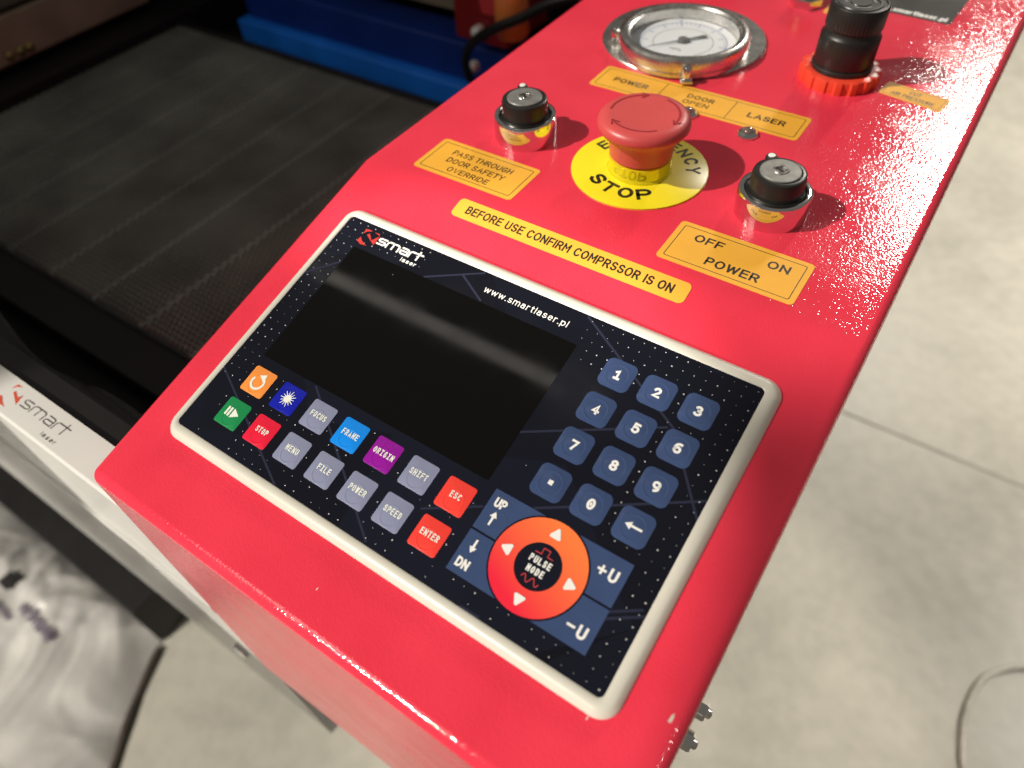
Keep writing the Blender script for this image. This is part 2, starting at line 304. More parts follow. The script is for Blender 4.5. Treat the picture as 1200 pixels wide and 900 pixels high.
# lettering: a small single-line alphabet drawn with ribbons of even width
def _arc(cx, cy, rx, ry, a0, a1, n=10):
    return [(cx+rx*math.cos(math.radians(a0+(a1-a0)*i/n)), cy+ry*math.sin(math.radians(a0+(a1-a0)*i/n))) for i in range(n+1)]
def _glyphs():
    A = _arc; D = {}
    D['A'] = (.80, [[(0,0),(.40,1),(.80,0)], [(.13,.34),(.67,.34)]])
    D['B'] = (.66, [[(0,0),(0,1),(.36,1)]+A(.36,.76,.25,.24,90,-90)+[(0,.52)], [(0,.52),(.38,.52)]+A(.38,.26,.28,.26,90,-90)+[(0,0)]])
    D['C'] = (.74, [A(.39,.5,.39,.5,42,318,22)])
    D['D'] = (.72, [[(0,0),(0,1),(.30,1)]+A(.30,.5,.42,.5,90,-90,16)+[(0,0)]])
    D['E'] = (.62, [[(.62,1),(0,1),(0,0),(.64,0)], [(0,.53),(.56,.53)]])
    D['F'] = (.58, [[(.60,1),(0,1),(0,0)], [(0,.51),(.52,.51)]])
    D['G'] = (.78, [A(.39,.5,.39,.5,42,318,22)+[(.74,.18),(.74,.46),(.42,.46)]])
    D['H'] = (.68, [[(0,0),(0,1)], [(.68,0),(.68,1)], [(0,.52),(.68,.52)]])
    D['I'] = (.0, [[(0,0),(0,1)]])
    D['K'] = (.68, [[(0,0),(0,1)], [(.64,1),(0,.38)], [(.24,.60),(.68,0)]])
    D['L'] = (.55, [[(0,1),(0,0),(.55,0)]])
    D['M'] = (.80, [[(0,0),(0,1)], [(.80,0),(.80,1)], [(.03,.97),(.40,.38),(.77,.97)]])
    D['N'] = (.70, [[(0,0),(0,1)], [(.02,.96),(.68,.04)], [(.70,0),(.70,1)]])
    D['O'] = (.80, [A(.40,.5,.40,.5,90,450,28)])
    D['P'] = (.64, [[(0,0),(0,1),(.36,1)]+A(.36,.73,.28,.27,90,-90)+[(0,.46)]])
    D['R'] = (.68, [[(0,0),(0,1),(.38,1)]+A(.38,.74,.27,.26,90,-90)+[(0,.48)], [(.36,.48),(.68,0)]])
    D['S'] = (.66, [A(.33,.745,.29,.255,25,200,10)+[(.16,.56),(.48,.46)]+A(.34,.27,.32,.27,38,-158,12)])
    D['T'] = (.66, [[(0,1),(.66,1)], [(.33,1),(.33,0)]])
    D['U'] = (.68, [[(0,1),(0,.30)]+A(.34,.30,.34,.30,180,360,14)+[(.68,1)]])
    D['V'] = (.74, [[(0,1),(.37,0),(.74,1)]])
    D['W'] = (1.06, [[(0,1),(.24,.02)], [(.24,.02),(.53,.88)], [(.53,.88),(.82,.02)], [(.82,.02),(1.06,1)]])
    D['Y'] = (.74, [[(0,1),(.37,.44),(.74,1)], [(.37,.44),(.37,0)]])
    D['0'] = (.60, [A(.30,.5,.30,.5,90,450,28)])
    D['1'] = (.44, [[(0,.80),(.26,1),(.26,0)], [(0,0),(.50,0)]])
    D['2'] = (.60, [A(.30,.71,.29,.29,165,-38,12)+[(0,0),(.62,0)]])
    D['3'] = (.60, [A(.28,.76,.26,.24,150,-85,12)+A(.28,.27,.31,.27,85,-150,14)])
    D['4'] = (.66, [[(.48,0),(.48,1),(0,.26),(.66,.26)]])
    D['5'] = (.60, [[(.56,1),(.08,1),(.03,.50)]+A(.29,.32,.31,.32,120,-150,14)])
    D['6'] = (.60, [A(.42,.62,.42,.40,75,180,10)+A(.30,.30,.30,.30,180,540,20)])
    D['7'] = (.60, [[(0,1),(.60,1),(.20,0)]])
    D['8'] = (.60, [A(.30,.76,.26,.24,90,450,20), A(.30,.26,.30,.26,90,450,20)])
    D['9'] = (.60, [A(.30,.70,.30,.30,0,360,20)+A(.18,.40,.42,.40,0,-75,10)])
    D['w'] = (.86, [[(0,.72),(.20,.02)], [(.20,.02),(.43,.66)], [(.43,.66),(.66,.02)], [(.66,.02),(.86,.72)]])
    D['s'] = (.50, [A(.25,.53,.22,.19,30,200,8)+[(.12,.40),(.36,.33)]+A(.25,.19,.25,.19,40,-155,9)])
    D['m'] = (.92, [[(0,0),(0,.72)], [(0,.50)]+A(.23,.47,.23,.25,180,0,9)+[(.46,0)], [(.46,.50)]+A(.69,.47,.23,.25,180,0,9)+[(.92,0)]])
    D['a'] = (.54, [A(.26,.52,.24,.20,160,0,8)+[(.50,0)], [(.50,.42)]+A(.24,.21,.24,.21,90,330,12)])
    D['r'] = (.34, [[(0,0),(0,.72)], [(0,.46)]+A(.24,.46,.24,.26,180,80,7)])
    D['t'] = (.32, [[(.14,.95),(.14,.14)]+A(.28,.14,.14,.14,180,270,5), [(0,.72),(.32,.72)]])
    D['l'] = (.0, [[(0,0),(0,1)]])
    D['e'] = (.54, [[(0,.38),(.54,.38)]+A(.27,.36,.27,.36,5,312,18)])
    D['p'] = (.56, [[(0,-.28),(0,.72)], A(.28,.36,.28,.36,0,360,20)])
    D['.'] = (.04, [[(0,0),(.05,0)]])
    D[' '] = (.14, [])
    return D
GLY = _glyphs()
def ribbon(g, pts, w, z):
    """flat mitred band of width w along a 2d polyline"""
    P = [Vector(p) for i, p in enumerate(pts) if i == 0 or (Vector(p)-Vector(pts[i-1])).length > 1e-6]
    if len(P) < 2: return
    closed = (P[0]-P[-1]).length < 1e-5
    n = len(P); vs = []
    for i in range(n):
        a = P[i]-P[i-1] if i else (P[0]-P[-2] if closed else P[1]-P[0])
        b = P[i+1]-P[i] if i < n-1 else (P[1]-P[0] if closed else P[-1]-P[-2])
        a = a.normalized(); b = b.normalized(); na = Vector((-a.y,a.x)); nb = Vector((-b.y,b.x))
        mi = na+nb
        if mi.length < 1e-4: mi = na
        mi.normalize(); k = min(1/max(mi.dot(nb), .2), 1.5)
        p = P[i]
        if not closed and i == 0: p = p-b*w*.5
        if not closed and i == n-1: p = p+a*w*.5
        vs += [(p+mi*k*w/2), (p-mi*k*w/2)]
    g.add([(v.x, v.y, z) for v in vs], [(2*i+1, 2*i+3, 2*i+2, 2*i) for i in range(n-1)])
def text(g, s, cx, cy, w, h, z, bold=0.0, mono=False, rot=0.0, shear=0.0):
    """s into a box w x h (h = capital height) centred on cx, cy; bold = stroke width / height"""
    lw = bold if bold else .13
    gap = .30+lw*.5; c, s_ = math.cos(rot), math.sin(rot)
    if mono:
        adv = w/len(s); scale = None
    tot = 0; xs = []
    for ch in s:
        xs.append(tot); tot += GLY[ch][0]+gap
    tot -= gap
    hh = h*(1-lw)
    if mono: sx = 1
    elif w is None: sx = hh
    else: sx = (w-lw*h)/tot if tot > 0 else hh
    k = 0
    for i, ch in enumerate(s):
        gw, pls = GLY[ch]
        for pl in pls:
            q = []
            for x, y in pl:
                if mono:
                    tw = adv*.74-lw*h; xx = -w/2+adv*(i+.5)+(x/gw-.5)*tw if gw > 0 else -w/2+adv*(i+.5)
                    if ch in 'I1' and gw > 0: xx = -w/2+adv*(i+.5)+(x/gw-.5)*tw*.6
                else: xx = (xs[i]+x-tot/2)*sx
                yy = (y-.5)*hh; xx += shear*yy
                q.append((cx+xx*c-yy*s_, cy+xx*s_+yy*c))
            ribbon(g, q, lw*h, z+.0015*(k % 5)); k += 1
        if mono and ch == 'I':
            for yy in (-.5, .5):
                q = [(-w/2+adv*(i+.5)+d*adv*.22, yy*hh) for d in (-1, 1)]
                ribbon(g, [(cx+x*c-y*s_, cy+x*s_+y*c) for x, y in q], lw*h, z+.0015*(k % 5)); k += 1
    return g
SMART = {'s': ([[(.9,1),(.22,1),(.03,.84),(.03,.64),(.2,.5),(.74,.5),(.92,.34),(.92,.16),(.74,0),(0,0)]], 1.15),
         'm': ([[(0,-.03),(0,.8),(.2,1),(1.25,1),(1.45,.8),(1.45,-.03)],[(.72,0),(.72,1)]], 1.72),
         'a': ([[(.1,1),(.72,1),(.9,.84),(.9,0),(.2,0),(.03,.13),(.03,.38),(.2,.52),(.9,.52)]], 1.15),
         'r': ([[(0,-.03),(0,.8),(.2,1),(.62,1)]], .72),
         't': ([[(.3,1.4),(.3,-.03)],[(0,1),(.75,1)]], .8)}
def smart(g, x, y, w, h, lw, z, skew=0.0):
    tot = sum(SMART[c][1] for c in 'smart')-.15; k = w/tot
    for c in 'smart':
        for pl in SMART[c][0]: ribbon(g, [(x+px*k+skew*py*h, y+py*h) for px, py in pl], lw, z)
        x += SMART[c][1]*k
    return g

SLOPE = Matrix.Translation((0,0,Z0)) @ Matrix.Rotation(TH, 4, 'X')     # x right, y up the slope, z out; film plane at z=0
ZB = 4.90                                                              # deck height above panel origin, mm
DECK = Matrix.Translation((0,0,Z0+ZB*MM))
W0 = Matrix.Translation((0,0,Z0))
def deck(x, y): return DECK @ Matrix.Translation((x*MM, y*MM, 0))
SK = -3.0                                                              # console skin below the film plane

# ================================================================== the setting
g = G(); g.add([(-4000,-3000,0),(6000,-3000,0),(6000,9000,0),(-4000,9000,0)], [(0,1,2,3)])
fl = part('floor', g, 'floor', None); fl['kind'] = 'structure'
g = G(); g.box(225, 3600, 830.5, 835.5, -4, .8)
part('floor_joint', g, 'grime', fl)

# ================================================================== console
con = thing('control_console', 'bright red powder-coated console with sloped front and flat rear deck', 'console', W0)
XL, XR = -22.0, 225.5
fy, fz = -151.8, -39.4
bend = (33.6, 4.9)
prof = [(fy, -275), (fy, fz), bend, (470, 4.9), (470, -275)]
g = G()
n = len(prof)
vs = [(XL,y,z) for y,z in prof]+[(XR,y,z) for y,z in prof]
g.add(vs, [tuple(range(n)), tuple(range(2*n-1,n-1,-1))]+[(i,n+i,n+(i+1)%n,(i+1)%n) for i in range(n)])
me = g.mesh('housing'); bm = bmesh.new(); bm.from_mesh(me); bmesh.ops.recalc_face_normals(bm, faces=bm.faces)
be = [e for e in bm.edges if e.calc_face_angle(0) > math.radians(40)]
bmesh.ops.bevel(bm, geom=be, offset=4.4*MM, segments=6, profile=.5, affect='EDGES', clamp_overlap=True)
be = [e for e in bm.edges if math.radians(10) < e.calc_face_angle(0) < math.radians(16) and abs(e.verts[0].co.y-.0336) < .003 and abs(e.verts[1].co.y-.0336) < .003 and abs(e.verts[0].co.x-e.verts[1].co.x) > .05]
bmesh.ops.bevel(bm, geom=be, offset=4*MM, segments=5, profile=.5, affect='EDGES')
bm.to_mesh(me); bm.free()
hs = link('housing', me, 'red', con, smooth=60)
wn = hs.modifiers.new('weighted', 'WEIGHTED_NORMAL'); wn.keep_sharp = False; wn.weight = 100
# fittings on the right-hand side wall
for k, (yy, rr) in enumerate(((-83.5, 3.9), (-96.0, 3.9))):
    g = G(); hexa = []
    for r, x in ((rr,225.2),(rr,228.6),(rr*.86,229.4)):
        hexa.append([(x, yy+r*math.cos(math.radians(60*i+12)), -85+r*math.sin(math.radians(60*i+12))) for i in range(6)])
    g.loops(hexa)
    nut = part('hex_nut', g, 'chrome', con)
    g = G(); g.loops([[(x, yy+r*math.cos(i*math.pi/8), -85+r*math.sin(i*math.pi/8)) for i in range(16)] for r, x in ((1.9,229),(1.9,230.6),(1.2,231.2))])
    part('bolt_tip', g, 'steel', nut, smooth=40)
for cx_, cy_, a in ((219.8,-113.4,1.1),(198.3,-126.8,.5),(96.6,-141.5,.45)):
    g = G(); g.prism([(cx_-.5*a,cy_-1.4*a),(cx_+.45*a,cy_-1.2*a),(cx_+.5*a,cy_+.3*a),(cx_+.15*a,cy_+1.5*a),(cx_-.3*a,cy_+.6*a)], SK, SK+.12)
    o = part('paint_chip', g, 'cream', con); o.matrix_local = W0.inverted() @ SLOPE

# ================================================================== controller panel
pan = thing('controller_panel', 'dark membrane keypad panel with black display in cream bezel', 'control panel', SLOPE)
H = 120.3
out = rrect(-5.0, 206.0, -H-5.7, 5.9, 7.5, 8); out2 = rrect(-4.2, 205.2, -H-4.9, 5.1, 6.8, 8)
top_o = rrect(-2.6, 203.6, -H-3.3, 3.5, 5.4, 8); inn = rrect(0, 200, -H, 0, 2.2, 8)
L3 = lambda l, z: [(x,y,z) for x,y in l]
g = G(); g.loops([L3(out,SK-.4), L3(out,SK+.5), L3(rrect(-4.5,205.5,-H-5.2,5.4,7.1,8),SK+1.3), L3(rrect(-3.6,204.6,-H-4.3,4.5,6.3,8),-.65), L3(rrect(-2.9,203.9,-H-3.6,3.8,5.7,8),-.05), L3(rrect(-2.0,203.0,-H-2.7,2.9,4.8,8),.35), L3(rrect(-.5,200.5,-H-.5,.5,2.6,8),.5), L3(inn,.1), L3(inn,-1)], cap=False)
part('bezel', g, 'cream', pan, smooth=50)
g = G(); g.prism(rrect(-.3, 200.3, -H-.3, .3, 2.2, 8), -1.5, 0); film = part('membrane_film', g, 'film', pan)
# display window
g = G(); g.prism(rrect(12.6, 129.6, -78.2, -14.2, .6, 3), -.5, .06); part('display_window', g, 'display', pan)
# printed line work of the film
def lines(segs, w, name, m_):
    for i, (a, b) in enumerate(segs):
        g = G(); ribbon(g, [(a[0],-a[1]),(b[0],-b[1])], w, .045+.003*(i % 4)); part(name, g, m_, film)
lines([((53.1,13.9),(76.3,.9)),((68.6,6),(82.5,13.4)),((129.8,56.2),(175.8,29.6)),((127.3,1),(178.2,29)),((178.2,29),(199.6,55)),
       ((198,90.5),(178,103.5)),((153,119.8),(146,119.9)),((.4,91.1),(57,119.8)),((44.1,79),(103,119)),((114,99),(133,87.4)),((150,78.6),(173.5,64.2)),((173.5,64.2),(199.5,48)),
       ((189.4,98.6),(199.4,92)),((.4,36),(12,24))], .9, 'line_print', 'line')
# star dots
g = G(); px_, py_ = 4.55, 4.3
def inside_any(x, y):
    if 11.5 < x < 131 and 13 < y < 79.5: return True
    if 132 < x < 190.5 and 77.5 < y < 113: return True
    if 52 < x < 127 and y < 14: return True
    for i in range(3):
        for j in range(4):
            if abs(x-(18.806*0+149.98+16.408*i)) < 6.7 and abs(y-(18.806+16.337*j)) < 6.7: return True
    for i in range(7):
        for j in range(2):
            if abs(x-(19.829+17.091*i)) < 6.5 and abs(y-(89.108+16.521*j)) < 6.5: return True
    return False
rd = random.Random(3)
for i in range(44):
    for j in range(28):
        x = 2.2+px_*i+(j % 2)*0; y = 2.0+py_*j
        if x > 198.5 or y > 118.8 or inside_any(x, y): continue
        s_ = rd.random()
        dens = 1.0 if (x > 128 and y < 76) or x < 52 or x > 190 else (.55 if x > 128 or y > 112 else .45)
        if 128 < x < 175 and 22 < y < 78: dens = .05
        if x < 25 and y > 95: dens = .25
        if s_ > dens: continue
        r = .10+.20*rd.random()**1.2
        g.add([(x+r*math.cos(k*math.pi/3), -y+r*math.sin(k*math.pi/3), .062) for k in range(6)], [tuple(range(6))])
o = part('star_dots', g, 'dot', film); o['kind'] = 'stuff'
# logo and web address
def flip(p): return [(x,-y) for x,y in p]
g = G()
for sh in ([(11.8,6.4),(11.5,3.6),(13.6,3.3),(15.3,3.6),(13.0,4.5)],[(13.9,6.3),(14.8,5.1),(18.0,8.1),(20.4,4.3),(20.5,9.8)],[(11.4,10.8),(11.9,8.3),(13.9,10.1),(17.6,11.5),(14.1,11.9)],[(16.7,3.6),(19.5,3.4),(20.1,4.3)]):
    g.prism(flip(sh), .02, .09)
part('logo_mark', g, 'logo_red', film)
g = G(); smart(g, 21.4, -8.1, 24.2, 3.0, .85, .10); text(g, 'laser', 41.6, -10.6, 8.6, 2.1, .10, .20); part('logo_lettering', g, 'white', film)
g = G(); text(g, 'www.smartlaser.pl', 101.3, -7.6, 40.6, 3.1, .09, .13); part('web_address', g, 'white', film)

# keys
def dome_key(x0, x1, y0, y1, r, dome):
    g = G(); g.loops([L3(rrect(x0,x1,y0,y1,r), -.05), L3(rrect(x0,x1,y0,y1,r), .10), L3(rrect(x0+.18,x1-.18,y0+.18,y1-.18,max(.2,r-.15)), .16)])
    if dome:
        cx, cy, R = dome; n = 40; ls = []
        for rr, z in ((R+.5,.155),(R+.25,.23),(R,.262),(R-.25,.23),(R-.5,.165)):
            ls.append([(cx+rr*math.cos(2*math.pi*i/n), cy+rr*math.sin(2*math.pi*i/n), z) for i in range(n)])
        g.loops(ls, cap=False)
    return g
LZ = .275
NX, NY, NPX, NPY = 149.979, 18.806, 16.408, 16.337
glist = ['1','2','3','4','5','6','7','8','9','.','0','<']
for idx, ch in enumerate(glist):
    i, j = idx % 3, idx//3
    cx, cy = NX+i*NPX, -(NY+j*NPY)
    k = part('key', dome_key(cx-6.3, cx+6.3, cy-6.3, cy+6.3, 2.7, (cx, cy-.2, 4.45)), 'navy', pan, smooth=40)
    g = G()
    if ch == '.': g.prism([(cx-.9,cy-.9),(cx+.9,cy-.9),(cx+.9,cy+.9),(cx-.9,cy+.9)], LZ-.1, LZ)
    elif ch == '<':
        g.stroke([(cx-1.2,cy),(cx+2.9,cy)], .85, LZ); g.prism([(cx-3.2,cy),(cx-.9,cy+1.45),(cx-.9,cy-1.45)], LZ-.1, LZ+.002)
    else: text(g, ch, cx, cy, 3.0 if ch != '1' else 2.4, 4.2, LZ, .23)
    if ch == '0': g.prism([(cx-.35,cy-.6),(cx+.35,cy-.6),(cx+.35,cy+.6),(cx-.35,cy+.6)], LZ-.1, LZ)
    part('legend', g, 'white', k)
fk = [('reload','k_orange'),('burst','k_blue'),('FOCUS','grey'),('FRAME','k_sky'),('ORIGIN','k_purple'),('SHIFT','grey'),('ESC','k_red'),
      ('run','k_green'),('STOP','k_stop'),('MENU','grey'),('FILE','grey'),('POWER','grey'),('SPEED','grey'),('ENTER','k_red')]
for idx, (s, m_) in enumerate(fk):
    i, j = idx % 7, idx//7
    cx, cy = 19.829+17.091*i, -(89.108+16.521*j)
    k = part('key', dome_key(cx-6.1, cx+6.1, cy-6.1, cy+6.1, 1.1, (cx, cy-1.6, 3.9)), m_, pan, smooth=40)
    g = G()
    if s == 'reload':
        R = 3.0; a0, a1 = math.radians(-200), math.radians(60); nn = 22
        arc = [(cx-.2+R*math.cos(a0+(a1-a0)*t/nn), cy-.4+R*math.sin(a0+(a1-a0)*t/nn)) for t in range(nn+1)]
        g.stroke(arc, 1.0, LZ); e = arc[-1]
        g.prism([(e[0]+.5,e[1]+2.0),(e[0]+.7,e[1]-1.6),(e[0]-2.7,e[1]+.5)], LZ-.1, LZ+.006)
    elif s == 'burst':
        g.prism(circ(cx,cy,1.6,20), LZ-.1, LZ+.006)
        for t in range(14):
            a = 2*math.pi*t/14+.1; r = 3.7 if t % 2 else 3.2
            g.prism([(cx+1.2*math.cos(a-.22),cy+1.2*math.sin(a-.22)),(cx+r*math.cos(a-.03),cy+r*math.sin(a-.03)),(cx+r*math.cos(a+.03),cy+r*math.sin(a+.03)),(cx+1.2*math.cos(a+.22),cy+1.2*math.sin(a+.22))], LZ-.1, LZ+.0005*t)
    elif s == 'run':
        for xx in (-3.1, -1.6): g.prism(rrect(cx+xx-.5,cx+xx+.5,cy-1.9,cy+2.1,.3,3), LZ-.1, LZ)
        g.prism([(cx-.4,cy-2.1),(cx-.4,cy+2.3),(cx+3.3,cy+.1)], LZ-.1, LZ)
    else:
        text(g, s, cx, cy+.3, 1.66*len(s)+.1, 2.5, LZ, .165, mono=True)
    part('legend', g, 'cyanw', k)
# pulse pad: four corner keys round a ring
PX, PY = 161.6, -95.5
def corner_key(sx, sy, name, legend):
    R = 17.75; x0 = 134.0 if sx < 0 else 189.2; y0 = -79.1 if sy > 0 else -111.9; ym = PY+.42*sy
    dy = abs(ym-PY); a_mid = math.asin(dy/R)
    ye = abs(y0-PY)
    a_end = math.asin(min(1, ye/R)) if ye < R else math.pi/2
    arc = [(PX+sx*R*math.cos(a_mid+(a_end-a_mid)*t/14), PY+sy*R*math.sin(a_mid+(a_end-a_mid)*t/14)) for t in range(15)]
    pts = [(x0, y0), (x0, ym)]+arc
    g = G(); g.prism(pts, -.05, .10)
    dc = {(-1,1):(140.6,-89.6),(-1,-1):(141.5,-103.6),(1,1):(183.6,-86.4),(1,-1):(183.6,-104.6)}[(sx,sy)]; n = 36; R2 = 3.6
    g.loops([[(dc[0]+rr*math.cos(2*math.pi*i/n), dc[1]+rr*math.sin(2*math.pi*i/n), z) for i in range(n)] for rr, z in ((R2+.45,.095),(R2+.2,.135),(R2,.15),(R2-.2,.135),(R2-.45,.105))], cap=False)
    k = part('key', g, 'navy', pan)
    g = G(); legend(g); part('legend', g, 'white', k)
def lg_up(g):
    text(g, 'UP', 138.6, -83.4, 4.7, 3.6, LZ, .22); g.stroke([(138.8,-91.6),(138.8,-88.6)], .85, LZ); g.prism([(138.8,-86.6),(137.4,-88.8),(140.2,-88.8)], LZ-.1, LZ+.003)
def lg_dn(g):
    text(g, 'DN', 138.4, -107.7, 5.1, 3.6, LZ, .22); g.stroke([(138.6,-98.6),(138.6,-101.2)], .85, LZ); g.prism([(138.6,-103.4),(137.2,-101.2),(140.0,-101.2)], LZ-.1, LZ+.003)
def lg_pu(g):
    text(g, 'U', 185.0, -85.7, 3.2, 4.4, LZ, .21); g.stroke([(179.4,-85.6),(182.0,-85.6)], .85, LZ); g.stroke([(180.7,-84.3),(180.7,-86.9)], .85, LZ+.004)
def lg_mu(g):
    text(g, 'U', 185.0, -106.4, 3.2, 4.4, LZ, .21); g.stroke([(179.6,-106.2),(182.0,-106.2)], .85, LZ)
corner_key(-1, 1, 'key', lg_up); corner_key(-1, -1, 'key', lg_dn); corner_key(1, 1, 'key', lg_pu); corner_key(1, -1, 'key', lg_mu)
g = G(); g.ringprism(circ(PX,PY,17.1,64), circ(PX,PY,8.3,64), -.05, .14); ring = part('pulse_ring', g, 'ring', pan)
g = G()
for a in range(4):
    ang = math.pi/2*a; cx, cy = PX+12.35*math.cos(ang), PY+12.35*math.sin(ang)
    g.prism([(cx+2.3*math.cos(ang+t), cy+2.3*math.sin(ang+t)) for b_ in (0, 2.0944, 4.18879) for t in (b_-.16, b_+.16)], .05, LZ)
part('arrow', g, 'white', ring)
g = G(); g.prism(circ(PX,PY,8.1,48), -.05, .10); hub = part('pulse_key', g, 'film', pan)
g = G(); text(g, 'PULSE', PX, PY+1.75, 8.8, 2.5, LZ, .2, mono=True); text(g, 'MODE', PX, PY-1.8, 7.0, 2.5, LZ, .2, mono=True); part('legend', g, 'white', hub)
g = G(); g.stroke([(PX-3.4,PY+4.2),(PX-1.2,PY+4.2),(PX-1.2,PY+6.4),(PX+1.3,PY+6.4),(PX+1.3,PY+4.2),(PX+3.4,PY+4.2)], .33, LZ)
g.stroke([(PX-3.4+6.8*t/28, PY-5.3+1.15*math.sin(2*math.pi*2*t/28)) for t in range(29)], .33, LZ); part('waveform_print', g, 'pulse', hub)

# ================================================================== stickers
def sticker(label, mw, w, h, m_, r, border, ink, z=.16):
    t = thing('sticker', label, 'sticker', mw)
    g = G(); g.prism(rrect(-w/2,w/2,-h/2,h/2,r,5), .01, z); part('backing', g, m_, t)
    if border:
        i_, lw = border; g = G(); g.ringprism(rrect(-w/2+i_,w/2-i_,-h/2+i_,h/2-i_,1.0,4), rrect(-w/2+i_+lw,w/2-i_-lw,-h/2+i_+lw,h/2-i_-lw,.8,4), z-.05, z+.02); part('border_line', g, 'ink', t)
    g = G(); ink(g, z+.03); part('lettering', g, 'ink' if m_ == 'yellow' else 'white', t)
    return t
def ink1(g, z):
    text(g, 'PASS THROUGH', 0, 5.4, 35.0, 4.0, z, .15); text(g, 'DOOR SAFETY', .2, -1.0, 33.5, 4.0, z, .15); text(g, 'OVERRIDE', .2, -7.4, 24.0, 3.8, z, .15)
sticker('amber sticker reading PASS THROUGH DOOR SAFETY OVERRIDE on red deck', deck(32.3, 54.9), 57.6, 27.4, 'yellow', 2.0, (2.4,.35), ink1)
def ink2(g, z):
    text(g, 'OFF', -13.5, 5.6, 12.8, 5.0, z, .18); text(g, 'ON', 17.0, 5.0, 9.2, 5.0, z, .18); text(g, 'POWER', 1.4, -5.9, 22.9, 5.2, z, .18)
sticker('amber sticker reading OFF ON POWER below a key switch', deck(164.1, 54.2), 58.6, 27.4, 'yellow', 2.0, (2.4,.35), ink2)
def ink3(g, z):
    text(g, 'POWER', -38.0, 0, 20.5, 4.5, z, .19); text(g, 'DOOR', 1.8, 2.9, 15, 4.0, z, .18); text(g, 'OPEN', 1.3, -3.2, 14.4, 4.0, z, .15); text(g, 'LASER', 38.6, .2, 19.8, 4.9, z, .19)
    g.box(-19.9,-19.55,-9.4,9.4,z-.1,z); g.box(19.4,19.75,-9.4,9.4,z-.1,z)
s3 = sticker('long amber sticker reading POWER, DOOR OPEN and LASER below the gauge', deck(96.8, 163.6), 116.5, 23.4, 'yellow', 2.2, (2.2,.35), ink3)
def ink4(g, z):
    text(g, 'CUT', 0, 2.1, 6.0, 3.5, z, .14); text(g, 'AIR PRESSURE', .3, -2.7, 22.4, 3.5, z, .14)
s4 = sticker('small amber sticker reading CUT AIR PRESSURE beside the pressure regulator', deck(191.9, 221.7) @ Matrix.Rotation(-.17, 4, 'Z'), 32.4, 14.2, 'yellow', 1.6, (1.4,.3), ink4)
def ink5(g, z): text(g, 'BEFORE USE CONFIRM COMPRSSOR IS ON', 0, .1, 103.2, 4.6, z, .18)
b5 = SLOPE @ Matrix.Translation((98.4*MM, 25.6*MM+.0016, SK*MM)) 
sticker('narrow amber strip reading BEFORE USE CONFIRM COMPRSSOR IS ON above the keypad panel', b5, 115.6, 10.6, 'yellow', 2.4, None, ink5)
def ink6(g, z): text(g, 'www.smartlaser.pl', 8.5, -26.5, 44, 5.4, z, .17)
sticker('charcoal sticker with white web address at the back of the deck', deck(156.5, 347.0) @ Matrix.Rotation(-.045, 4, 'Z'), 67, 64, 'stick_black', 2.0, None, ink6)
t7 = thing('sticker', 'small amber sticker half hidden behind the black pressure regulator', 'sticker', deck(134.5, 304.5))
g = G(); g.prism(rrect(-15,15,-8,8,1.6,5), .01, .16); part('backing', g, 'yellow', t7)
g = G(); g.ringprism(rrect(-13.4,13.4,-6.4,6.4,1,4), rrect(-13.1,13.1,-6.1,6.1,.8,4), .1, .18); part('border_line', g, 'ink', t7)

# ================================================================== emergency stop
es = thing('emergency_stop_button', 'red mushroom emergency stop on round yellow disc', 'button', deck(100.2, 93.2))
g = G(); g.lathe(0,0,[(32.2,0),(32.2,.7),(31.6,1.0)], 72); disc = part('label_disc', g, 'lemon', es, smooth=40)
g = G()
for i, ch in enumerate('STOP'):
    a = math.radians(-124+i*22.3); r = 21.6
    text(g, ch, r*math.cos(a), r*math.sin(a), 7.2, 8.0, 1.03, .22, rot=a+math.pi/2)
for i, ch in enumerate('EMERGENCY'):
    a = math.radians(160-i*17.0); r = 25.0
    text(g, ch, r*math.cos(a), r*math.sin(a), 5.4, 6.8, 1.03, .20, rot=a-math.pi/2)
part('lettering', g, 'black', disc)
g = G(); g.lathe(0,0,[(15.2,1),(15.2,1.8),(14.7,2.2),(14.7,8.0),(14.2,8.4)], 64); part('collar', g, mat('lemon_gloss', (0.84,0.72,0.02), .06, .35), es, smooth=40)
nh = 140
g = G(); g.lathe(0,0,[(13.2,8.4),(13.4,9),(14.6,9.4),(15.2,16.5),(16.4,19.5),(17.6,21.2)], 72, cap=False); neck = part('neck', g, 'estop', es, smooth=40)
def wob(k, i): return -.45*(i % 2) if k in (1, 2) else 0
g = G(); g.lathe(0,0,[(16.2,20.8),(19.2,21.0),(20.2,22.6),(20.9,23.6),(21.1,24.6),(20.6,26.3),(19.5,27.5),(17.6,28.3),(15.6,28.6),(14.4,28.45),(8,28.25),(2,28.2)], nh, wob=wob); head = part('mushroom_head', g, 'estop', es, smooth=35)
g = G()
for k in range(3):
    a0 = math.radians(75+120*k); a1 = a0-math.radians(82); R = 15.4; nn = 16
    arc = [(R*math.cos(a0+(a1-a0)*t/nn), R*math.sin(a0+(a1-a0)*t/nn)) for t in range(nn+1)]
    g.stroke(arc, 1.0, 28.63); d = (Vector(arc[-1])-Vector(arc[-2])).normalized(); nn_ = Vector((-d.y,d.x)); e = Vector(arc[-1])
    for sg in (1, -1): g.stroke([tuple(e+d*.6), tuple(e-d*2.2+nn_*sg*1.9)], .7, 28.64)
part('arrow', g, 'estop_d', head)

